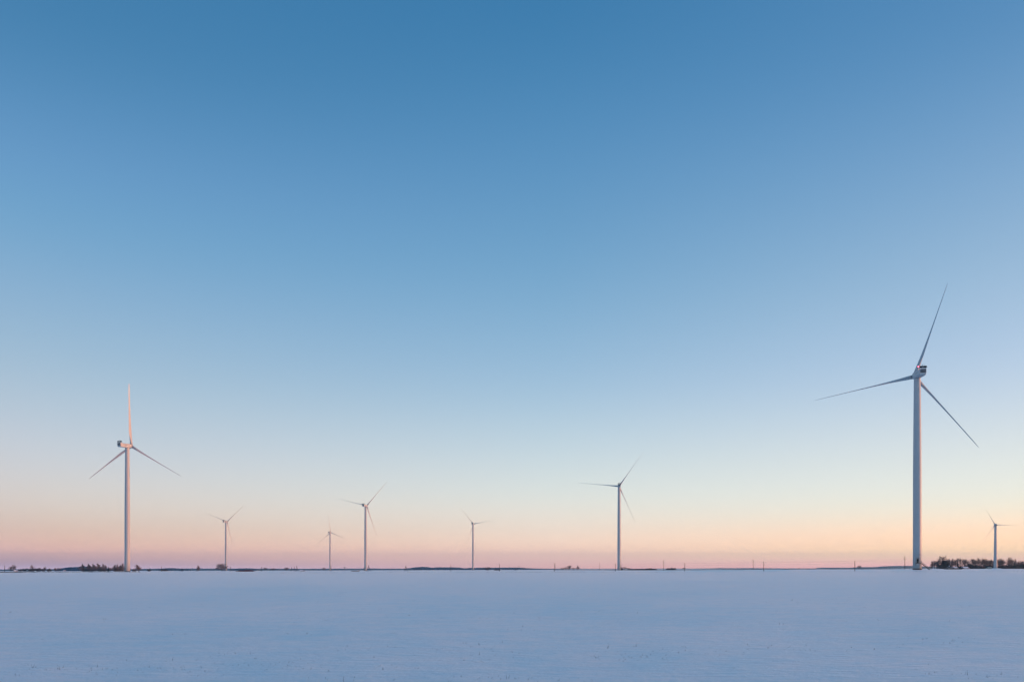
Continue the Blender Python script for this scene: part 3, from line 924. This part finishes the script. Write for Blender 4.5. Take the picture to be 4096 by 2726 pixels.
LB = 'frosted birches left of the left hand turbine'
left_trees = [
    ('round', 44, 2262, 2282, 17, 1200, 'lower left half of the pair of round trees by the snow roofed barn', None),
    ('round', 57, 2256, 2282, 24, 1180, 'higher right half of the pair of round trees by the snow roofed barn', None),
    ('round', 128, 2256, 2281, 12, 1250, 'slim round topped tree sticking out of the dark bushes at the far left', None),
    ('bush', 134, 2266, 2281, 30, 1180, 'large dark bush under the slim round topped tree', None),
    ('bush', 158, 2268, 2281, 26, 1200, 'dark bush right of the largest one at the far left', None),
    ('bush', 100, 2270, 2281, 24, 1300, 'grey bush between the two farm roofs', None),
    ('bush', 84, 2271, 2281, 20, 1320, 'small grey bush right of the snow roofed barn', None),
    ('tall', 179, 2265, 2281, 11, 1150, 'small bare tree at the foot of the leftmost mast', None),
    ('bush', 197, 2270, 2282, 14, 1100, 'low bush second right of the leftmost mast', None),
    ('tall', 221, 2268, 2282, 12, 1100, 'small bare tree left of the little white roof', None),
    ('round', 235, 2268, 2282, 14, 1150, 'rounded small tree just left of the little white roof', None),
    ('birch', 332, 2253, 2282, 17, 1000, 'leftmost birch of the long row', LB),
    ('birch', 356, 2252, 2282, 12, 1000, 'narrow birch second in the long row', LB),
    ('birch', 363, 2256, 2282, 14, 1030, 'low birch touching the narrow second one', LB),
    ('birch', 373, 2252, 2282, 13, 1000, 'birch in the middle of the close set trio', LB),
    ('birch', 384, 2257, 2282, 12, 1020, 'faint low birch left of the widest one', LB),
    ('birch', 398, 2251, 2282, 20, 1000, 'widest birch of the long row', LB),
    ('birch', 413, 2252, 2282, 14, 1000, 'tall birch right of the widest one', LB),
    ('birch', 422, 2258, 2282, 13, 1010, 'low birch just left of the green conifer', LB),
    ('conifer', 433, 2262, 2281, 10, 950, 'small dark green conifer in a gap of the birch row', None),
    ('round', 441, 2266, 2281, 12, 1050, 'small grey tree touching the green conifer on its right', None),
    ('birch', 455, 2256, 2282, 16, 1000, 'birch first right of the green conifer', LB),
    ('birch', 468, 2254, 2282, 12, 1010, 'birch second right of the green conifer', LB),
    ('birch', 476, 2256, 2282, 13, 1000, 'birch third right of the green conifer', LB),
    ('birch', 484, 2258, 2282, 15, 1005, 'birch fourth right of the green conifer', LB),
    ('birch', 490, 2250, 2282, 13, 1000, 'tallest birch, close against the left hand turbine', LB),
    ('bush', 462, 2270, 2282, 24, 950, 'dark bush under the birches right of the conifer', None),
    ('bush', 480, 2271, 2282, 22, 955, 'dark bush nearest the left side of the left hand turbine', None),
    ('bush', 405, 2270, 2282, 24, 1020, 'dark bush under the widest birch', None),
    ('bush', 340, 2270, 2282, 20, 1020, 'dark bush under the leftmost birch', None),
    ('bush', 368, 2271, 2282, 22, 1020, 'dark bush under the close set trio of birches', None),
    ('round', 520, 2267, 2282, 10, 1100, 'small grey tree touching the right side of the left hand turbine', None),
    ('bush', 535, 2273, 2282, 13, 1100, 'low bush between the left hand turbine and the lone birch', None),
    ('birch', 555, 2256, 2282, 19, 900, 'lone loose birch right of the left hand turbine', None),
    ('bush', 594, 2273, 2282, 14, 1200, 'low bush at the foot of the horizon wood right of the lone birch', None),
    ('bush', 658, 2272, 2281, 18, 1500, 'low blue bush left of the small upright conifer', None),
    ('conifer', 728, 2270, 2281, 8, 1300, 'small upright conifer between two poles, far left field', None),
    ('birch', 795, 2259, 2280.5, 12, 1150, 'lone upright birch right beside a pole, left of the oak', None),
    ('oak', 888, 2250, 2280.5, 38, 1500, 'broad spreading oak standing before the small far turbine', None),
    ('round', 1059, 2267, 2280, 17, 1900, 'small round tree right of the rust brown stack', None),
    ('round', 1092, 2270, 2280, 20, 1950, 'low round tree between the stack and the braced poles', None),
    ('round', 1145, 2266, 2280, 18, 1900, 'round tree just left of the braced poles', None),
    ('round', 1294, 2267, 2280, 15, 1900, 'round tree left of the smallest turbine', None),
    ('shrub', 1948, 2264, 2278, 22, 1250, 'wide dark shrub right of the central turbine', None),
    ('bush', 1986, 2274, 2278, 22, 1300, 'low flat dark bush beside the pole right of the wide shrub', None),
    ('conifer', 2062, 2271, 2277.5, 8, 1400, 'tiny dark conifer beside the pole with cross arm', None),
    ('round', 2252, 2269, 2276.5, 16, 1700, 'low rounded tree left of the round tree clump', None),
    ('round', 2262, 2266, 2276.5, 14, 1700, 'small tree leaning on the left of the round tree clump', None),
    ('round', 2276, 2258, 2276.5, 20, 1600, 'largest round tree between the pair of poles and the level bladed turbine', None),
    ('round', 2293, 2268, 2276.5, 14, 1700, 'low tree at the right of the round tree clump', None),
    ('birch', 2312, 2260, 2276.5, 11, 1500, 'lone lollipop shaped tree right of the round clump', None),
    ('round', 2498, 2265, 2277, 18, 1700, 'rounded tree behind the right side of the level bladed turbine', None),
    ('bush', 2486, 2268, 2277.5, 10, 1100, 'dark bush against the stairs of the level bladed turbine', None),
    ('round', 2514, 2269, 2277, 14, 1700, 'low tree at the left end of the dark hedge row', None),
    ('bush', 2521, 2272, 2277, 18, 1250, 'first low bush of the dark row right of the level bladed turbine', None),
    ('bush', 2540, 2273, 2277, 20, 1250, 'second low bush of the dark row', None),
    ('bush', 2553, 2272, 2277, 20, 1250, 'third low bush of the dark row', None),
    ('bush', 2573, 2272.5, 2277, 20, 1250, 'fourth low bush of the dark row', None),
    ('bush', 2588, 2270.5, 2277, 22, 1250, 'fifth low bush of the dark row', None),
    ('bush', 2601, 2269.5, 2277, 22, 1250, 'highest bush of the dark row', None),
    ('bush', 2615, 2271, 2277, 18, 1250, 'last bush at the right end of the dark row', None),
    ('bush', 2672, 2268.5, 2276.5, 14, 1300, 'greenish bush right of the tall pole with cross arm', None),
    ('bush', 2694, 2267.5, 2276.5, 20, 1300, 'dark bush midway between two poles, right of the greenish one', None),
    ('round', 2735, 2268, 2276, 12, 1900, 'small faint tree just left of a pole', None),
    ('bush', 3231, 2271.5, 2275.5, 10, 1500, 'tiny bush on the dark road bank', None),
    ('round', 3197, 2269.5, 2275.5, 9, 2200, 'tiny far tree left of the blue wooded hill', None),
    ('round', 3435, 2259.5, 2275, 17, 1400, 'lone bare tree on the road bank right of a pole', None),
]
for kind, u, tp, bs, w, Y, lb, gr in left_trees:
    tree(kind, u, tp, bs, lb, gr, Y, w)

# ------------------------------------------------------------------ poles and wires


def pole(u, top, Y, label, arm=0, struts=(), r=0.14, base=None, group='poles standing in the snow', insul=True, name='utility_pole'):
    p = at(u, Y)
    h = EYE + (HORIZON - top) / F * Y - p.z
    o = empty(name, p)
    m = MB(); m.tube((0, 0, -0.5), (0, 0, h), r, r * 0.75, 8); m.build('post', M_pole, o)
    if arm:
        m = MB(); m.box((0, 0, h * 0.76), (arm, 0.12, 0.14)); m.build('cross_arm', M_pole, o)
        for sx in (-1, 1):
            m = MB(); m.tube((sx * arm * 0.46, 0, h * 0.76), (sx * arm * 0.46, 0, h * 0.76 + 0.35), 0.08, 0.05, 6); m.build('insulator', M_grey, o)
        m = MB(); m.tube((-0.9, 0, h * 0.84), (0, 0, h * 0.89), 0.05, 0.05, 5); m.tube((-0.9, 0, h * 0.84), (-0.9, 0, h * 0.84 + 0.4), 0.08, 0.05, 5); m.build('bracket', M_dark, o)
    elif insul:
        m = MB(); m.tube((0, 0, h * 0.97), (-0.45, 0, h * 0.99), 0.04, 0.04, 5); m.tube((-0.45, 0, h * 0.98), (-0.45, 0, h * 0.98 + 0.28), 0.08, 0.05, 6); m.build('insulator', M_grey, o)
    for du, fz in struts:
        m = MB(); m.tube((du / F * Y, 0.6, -0.4), (0, 0, h * fz), 0.15, 0.12, 7); m.build('strut', M_pole, o)
    tag(o, label, 'pole', group)
    return o, h


wires_a = []
for u, tp, Y, lb in (
    (18.5, 2260, 800, 'leftmost pole, alone in front of the reddish brush'),
    (646, 2264, 830, 'first pole right of the lone loose birch'),
    (788, 2264, 820, 'pole close left of the upright birch'),
    (921, 2265, 800, 'pole between the oak and the rust brown stack'),
    (1047, 2265, 800, 'pole at the right end of the rust brown stack'),
):
    pole(u, tp, Y, lb, r=0.24)
pole(1324, 2259, 720, 'pole touching the foot of the smallest turbine', r=0.2)
pole(180.5, 2263, 1150, 'thin mast with a small head above the far left bushes', name='mast', group=None)
pole(1167, 2264.5, 800, 'lowest and leftmost of the three braced poles', struts=((-8, 0.8),), r=0.17)
pole(1176.5, 2262, 780, 'middle one of the three braced poles', struts=((6, 0.82), (-1, 0.7)), r=0.2)
pole(1186.5, 2260.5, 780, 'tallest and rightmost of the three braced poles', struts=((6.5, 0.85),), r=0.17)
pole(1474, 2256.5, 700, 'three legged mast right against the mid sized turbine', struts=((-8, 0.80), (10.5, 0.80)), r=0.14)
pole(1623.5, 2258, 700, 'three legged mast standing alone left of the humped wood', struts=((-8.5, 0.80), (7.5, 0.80)), r=0.14)
front = []
for u, tp, Y, lb in (
    (1803, 2255, 674, 'pole first left of the central far turbine'),
    (1998, 2253, 615, 'pole second right of the central far turbine'),
    (2217.5, 2251.5, 584, 'thicker left one of the pair of close set poles'),
    (2461.5, 2252, 556, 'pole just left of the level bladed turbine'),
    (2739, 2250, 515, 'pole right of the dark bushes, short one'),
    (3055, 2245.5, 461, 'right one of two poles, the shorter and nearer'),
    (3419.5, 2241, 449, 'pole beside the lone bare tree on the road bank'),
):
    o, h = pole(u, tp, Y, lb, r=0.16)
    front.append((o, h))
back = []
for u, tp, Y, lb, arm in (
    (2037, 2257, 1900, 'faint far pole midway between two nearer ones', 0),
    (2076, 2258, 1550, 'far pole with cross arm over the end of the humped wood', 1.8),
    (2221, 2249.5, 1060, 'thinner right one of the pair of close set poles', 0),
    (2399, 2249, 930, 'thin pole between the lollipop tree and the level bladed turbine', 0),
    (2654, 2238, 775, 'tall pole with cross arm left of the greenish bush', 2.0),
    (3012.7, 2235, 683, 'tall pole with cross arm, left one of two poles right of centre', 1.9),
    (3619.5, 2222, 531, 'tall pole with cross arms left of the nearest turbine', 1.9),
    (3841.5, 2231, 640, 'tall dark pole in front of the grove by the farmyard', 0),
):
    o, h = pole(u, tp, Y, lb, arm=arm, r=0.16)
    back.append((o, h))


def wire(a, b_, sag, label):
    m = MB(); n = 14
    a, b_ = Vector(a), Vector(b_)
    mid = a.copy()
    pts = []
    for i in range(n + 1):
        f = i / n
        p = a.lerp(b_, f); p.z -= sag * 4 * f * (1 - f)
        pts.append(p)
    for i in range(n):
        m.tube(pts[i], pts[i + 1], 0.014, 0.014, 4, False)
    tag(m.build('overhead_wire', M_wire), label, 'wire', 'overhead wires between the poles')


def ptop(e, f=0.98):
    o, h = e
    return o.location + Vector((0, 0, h * f))


wires = [(3, 4, 'between the pole by the level bladed turbine and the short pole'), (4, 5, 'between the short pole and the nearer of two poles'), (5, 6, 'between the nearer of two poles and the pole by the lone tree')]
for i, j, lb in wires:
    wire(ptop(front[i]), ptop(front[j]), 0.5, 'upper wire ' + lb)
    wire(ptop(front[i], 0.8), ptop(front[j], 0.8), 0.6, 'lower wire ' + lb)
wire(ptop(front[6]), at(4350, 420, 5.3), 0.9, 'wire running right from the pole by the lone tree')
for i, j, lb in ((3, 4, 'wire between the thin pole and the tall pole by the greenish bush'), (4, 5, 'wire between the two tallest cross arm poles right of centre'), (5, 6, 'wire running to the tall pole left of the nearest turbine')):
    wire(ptop(back[i], 0.78), ptop(back[j], 0.78), 0.9, lb)
# thin aerial mast in the grove
o = empty('aerial_mast', at(3864, 1100))
m = MB(); m.tube((0, 0, 0), (-0.5, 0, 18.0), 0.09, 0.05, 5); m.build('mast_tube', M_dark, o)
m = MB(); m.box((-0.45, 0, 17.0), (0.9, 0.05, 0.05)); m.build('aerial', M_dark, o)
tag(o, 'thin aerial mast leaning slightly above the grove', 'mast')

# ------------------------------------------------------------------ buildings and heaps


def house(name, u, Y, w, d, hw, hr, rot, label, wall=M_shed, cat='building', chimney=None, windows=0, snow=True):
    o = empty(name, at(u, Y, -0.1), rot)
    m = MB()
    m.box((0, 0, hw / 2), (w, d, hw))
    m.add([(-w / 2, -d / 2, hw), (-w / 2, d / 2, hw), (-w / 2, 0, hw + hr - 0.1), (w / 2, -d / 2, hw), (w / 2, d / 2, hw), (w / 2, 0, hw + hr - 0.1)], [(0, 2, 1), (3, 4, 5)])
    m.build('wall', wall, o)
    m = MB(); e = 0.4; t_ = 0.18
    for sy in (-1, 1):
        y0 = sy * (d / 2 + e); z0 = hw - hr * e / (d / 2)
        a = [(-w / 2 - e, 0, hw + hr), (w / 2 + e, 0, hw + hr), (w / 2 + e, y0, z0), (-w / 2 - e, y0, z0)]
        b_ = [(p[0], p[1], p[2] + t_) for p in a]
        m.add(a + b_, [(0, 1, 2, 3), (7, 6, 5, 4), (0, 4, 5, 1), (1, 5, 6, 2), (2, 6, 7, 3), (3, 7, 4, 0)])
    rf = m.build('roof', M_snow_cap if snow else M_shed, o)
    if chimney:
        m = MB(); m.box((chimney, 0, hw + hr + 0.5), (0.7, 0.7, 1.8)); m.build('chimney', M_plaster, rf)
    for k in range(windows):
        x = -w / 2 + w * (k + 1) / (windows + 1)
        m = MB(); m.box((x, -d / 2 - 0.02, hw * 0.55), (0.9, 0.1, 1.1)); m.build('window', M_glass, o)
    m = MB(); m.box((w * 0.32, -d / 2 - 0.03, 1.0), (0.95, 0.1, 2.0)); m.build('door', M_shed if wall is not M_shed else M_redwood, o)
    tag(o, label, cat)
    return o


house('barn', 63, 1150, 4.6, 5.0, 0.9, 1.7, R(40), 'snow roofed barn beside the pair of round trees', M_shed, 'barn')
house('farmhouse', 116, 1200, 5, 5, 1.3, 1.6, R(-30), 'low snow roofed hut left of the large dark bush', M_shed, 'hut')
house('shed', 258, 1250, 2.6, 2.6, 0.8, 1.2, R(20), 'little white roof showing before the blue green wood', M_shed, 'shed')
house('farmhouse', 3797, 930, 7.0, 6.0, 1.0, 2.0, R(62), 'farmhouse with a chimney in front of the grove', M_shed, 'house', chimney=1.5, windows=2)
house('farmhouse', 3820, 1030, 5, 5, 1.3, 1.3, R(8), 'small house roof between farmhouse and dark conifer', M_shed, 'house', windows=2)
house('barn', 3860, 1000, 7.5, 6, 1.0, 1.7, R(12), 'long barn with blue snow roof right of the tall pole', M_shed, 'barn', windows=2)
house('shed', 2004, 2600, 4, 4, 1, 1.2, R(10), 'speck of a far hut before the humped wood', M_shed, 'shed')
# water tower on the horizon
o = empty('water_tower', at(1379, 4200))
m = MB(); m.lathe([(1.3, 0), (1.1, 13)], 12); m.build('shaft', M_brick, o)
m = MB(); m.lathe([(1.4, 12.5), (2.8, 14), (2.8, 17.5), (0.3, 19)], 12); m.build('tank', M_brick, o)
tag(o, 'tiny water tower on the horizon left of the mid sized turbine', 'water tower')
# low hut with a snow roof left of the smallest turbine
house('shed', 1210, 860, 5.0, 3.6, 0.6, 0.9, R(15), 'low half buried hut left of the smallest turbine', M_plaster, 'shed')

# rust brown stack of planks
o = empty('plank_stack', at(979, 800))
rr = random.Random(3)
pm = MB(); pm.box((0, 0, 0), (1, 0.9, 0.30))
plank_me = pm.mesh('plank', M_redwood)
for lay in range(5):
    x = -9.0
    x_end = 9.0 - lay * 0.5
    while x < x_end - 1.0:
        ln = rr.uniform(1.8, 3.2)
        if not (x < -3.5 and lay > 3) and not (x < -7 and lay > 1):
            p = put('plank', plank_me, o, (x + ln / 2, rr.uniform(-0.15, 0.15), 0.15 + lay * 0.31))
            p.scale = (ln * 0.97, 1, 1)
            p.rotation_euler = (0, R(rr.uniform(-1, 1)), R(rr.uniform(-2, 2)))
        x += ln
tag(o, 'long low rust brown stack of boards lying in the snow right of the oak', 'stack')

# collapsed shed left of the mid sized turbine
o = empty('collapsed_shed', at(1422, 740))
m = MB(); m.box((0, 0, 1.35), (8.2, 3.2, 0.16), Matrix.Rotation(R(2), 3, 'Y')); rf = m.build('roof', M_shed, o)
m = MB(); m.box((-0.3, 0, 1.56), (6.4, 2.6, 0.24), Matrix.Rotation(R(2), 3, 'Y')); m.build('snow_layer', M_snow_cap, rf)
pm = MB(); pm.box((0, 0, 0), (1, 0.5, 0.4)); bm_ = pm.mesh('beam', M_redwood)
for k in range(9):
    p = put('beam', bm_, o, (rr.uniform(-3.8, 3.6), rr.uniform(-1, 1), rr.uniform(0.15, 0.7)))
    p.scale = (rr.uniform(1, 2.6), 1, rr.uniform(0.5, 1)); p.rotation_euler = (0, R(rr.uniform(-18, 18)), R(rr.uniform(-20, 20)))
for x in (-3.6, -1.2, 1.4, 3.7):
    m = MB(); m.tube((x, 0, -0.1), (x + 0.15, 0, 1.35), 0.12, 0.1, 6); m.build('post', M_pole, o)
tag(o, 'collapsed open shed with snow on its flat roof, left of the mid sized turbine', 'shed')

# dark covered heap in front of the farmyard
o = empty('covered_heap', at(3812, 560))
m = MB(); n = 26
for i in range(n + 1):
    x = -6.0 + 12.0 * i / n
    h = 0.6 + 0.2 * noise.noise(Vector((i * 0.4, 2, 0)))
    h *= min(1, (i + 0.5) / 3, (n - i + 0.5) / 3)
    k = len(m.v)
    m.v += [(x, -1.2, -0.1), (x, -0.8, h * 0.8), (x, 0, h), (x, 0.8, h * 0.8), (x, 1.2, -0.1)]
    if i: m.f += [(k - 5 + j, k + j, k + 1 + j, k - 4 + j) for j in range(4)]
m.build('cover', M_black, o)
m = MB(); m.box((-2.2, 0.1, 0.52), (3.6, 1.3, 0.22)); m.box((2.4, 0.1, 0.5), (2.6, 1.2, 0.18)); m.build('snow_layer', M_snow_cap, o)
tag(o, 'long low dark covered heap before the farmyard', 'heap')

# transformer kiosk
o = empty('transformer_kiosk', at(3958, 850, -0.1))
m = MB(); m.box((0, 0, 1.0), (3.7, 2.4, 2.0)); m.build('housing', M_kiosk, o)
m = MB(); m.box((0, 0, 2.07), (3.9, 2.6, 0.14)); m.build('roof', M_plaster, o)
m = MB(); m.box((-0.8, -1.22, 0.95), (1.3, 0.06, 1.6)); m.build('door', M_grey, o)
tag(o, 'grey green transformer kiosk left of the small turbine', 'kiosk')

# ------------------------------------------------------------------ weeds, brush, stubble


def tufts(m, p, h, n, rr, w=0.012, lean=0.35):
    for _ in range(n):
        a = rr.random() * 6.28
        q = Vector(p) + Vector((rr.gauss(0, h * 0.3), rr.gauss(0, h * 0.3), -0.02))
        l = h * rr.uniform(0.5, 1.2)
        tip = q + Vector((math.cos(a) * lean * l * rr.random(), math.sin(a) * lean * l * rr.random(), l))
        s_ = Vector((w, 0, 0)) if rr.random() < 0.7 else Vector((0, w, 0))
        m.add([q - s_, q + s_, tip], [(0, 1, 2)])


rr = random.Random(17)
m = MB()
for _ in range(2600):
    u = rr.uniform(1120, 2760)
    Y = 437 + 0.02 * (u - 2048) / F * 437 + rr.gauss(0, 4)
    if noise.noise(Vector((u / 60, 0, 9))) < rr.uniform(-0.5, 0.35): continue
    tufts(m, at(u, Y), rr.uniform(0.1, 0.36), 3, rr, 0.02, 1.0)
for _ in range(3800):
    u = rr.uniform(60, 2350); Y = rr.uniform(520, 800)
    if noise.noise(Vector((u / 90, Y / 25, 2))) < rr.uniform(0.0, 0.45): continue
    tufts(m, at(u, Y), rr.uniform(0.1, 0.42), 3, rr, 0.03, 1.2)
for _ in range(900):
    u = rr.uniform(3560, 4096); Y = rr.uniform(395, 450)
    if noise.noise(Vector((u / 50, Y / 12, 5))) < rr.uniform(-0.1, 0.4): continue
    tufts(m, at(u, Y), rr.uniform(0.06, 0.22), 3, rr, 0.02, 1.2)
tag(m.build('dead_weeds', M_weed), 'dead weeds along the field boundary', 'weeds', kind='stuff')

m = MB()
for _ in range(9000):
    u = min(140, rr.gauss(-10, 70)) if rr.random() < 0.5 else rr.uniform(-60, 560)
    Y = rr.gauss(640, 30)
    if noise.noise(Vector((u / 30, Y / 25, 1))) < rr.uniform(-0.3, 0.5) - (0.45 if u < 90 else 0): continue
    tufts(m, at(u, Y), rr.uniform(0.12, 0.55), 3, rr, 0.035, 1.0)
tag(m.build('reddish_brush', M_weed), 'band of reddish dry brush at the far left edge of the field', 'brush', kind='stuff')

# one forked dead sapling at the field edge
o = empty('dead_sapling', at(1205, 437))
m = MB(); m.tube((0, 0, -0.1), (-0.45, 0, 0.75), 0.03, 0.015, 5); m.tube((0, 0, -0.1), (0.35, 0, 0.5), 0.03, 0.015, 5); m.tube((-0.2, 0, 0.3), (0.0, 0, 0.7), 0.02, 0.01, 5)
m.build('stem', M_weed, o)
tag(o, 'forked dead sapling at the field edge below the half buried hut', 'sapling')

# stubble poking through the snow in the foreground, gathered in drill rows and drifts
m = MB(); rr = random.Random(29)
cnt = 0
while cnt < 4500:
    Y = 9.5 * (150 / 9.5) ** rr.random()
    x = rr.uniform(-0.70, 0.70) * Y
    row = round((Y * 0.97 + x * 0.08) / 0.9) * 0.9
    k = noise.noise(Vector((x / 6, Y / 2.2, 0.5))) + 0.7 * noise.noise(Vector((x / 1.6, Y / 0.7, 7)))
    if k < rr.uniform(0.05, 0.75): continue
    Y2 = Y + rr.gauss(0, 0.1)
    p = Vector((x, Y2, ground(x, Y2)))
    hh = rr.uniform(0.015, 0.055) * (2.1 if rr.random() < 0.07 else 1)
    tufts(m, p, hh, rr.choice((1, 1, 2, 3)), rr, 0.0026 + Y * 0.00003, 0.6)
    cnt += 1
tag(m.build('stubble', M_straw), 'dry stubble tips poking through the foreground snow', 'stubble', kind='stuff')

# ------------------------------------------------------------------ air
HAZE_DENSITY = 1.0e-4
hz = MB(); hz.box((0, 4000, 92.5), (14200, 13000, 225))      # z from -20 to 205
hm = bpy.data.materials.new('haze')
hm.use_nodes = True
ht = hm.node_tree
ht.nodes.clear()
ho = ht.nodes.new('ShaderNodeOutputMaterial')
pv = ht.nodes.new('ShaderNodeVolumePrincipled')
pv.inputs['Color'].default_value = (0.50, 0.74, 1.0, 1)
pv.inputs['Density'].default_value = HAZE_DENSITY
pv.inputs['Anisotropy'].default_value = 0.8
ht.links.new(pv.outputs[0], ho.inputs['Volume'])
tag(hz.build('haze', hm), 'thin cold air haze over the whole plain', 'haze', kind='stuff')
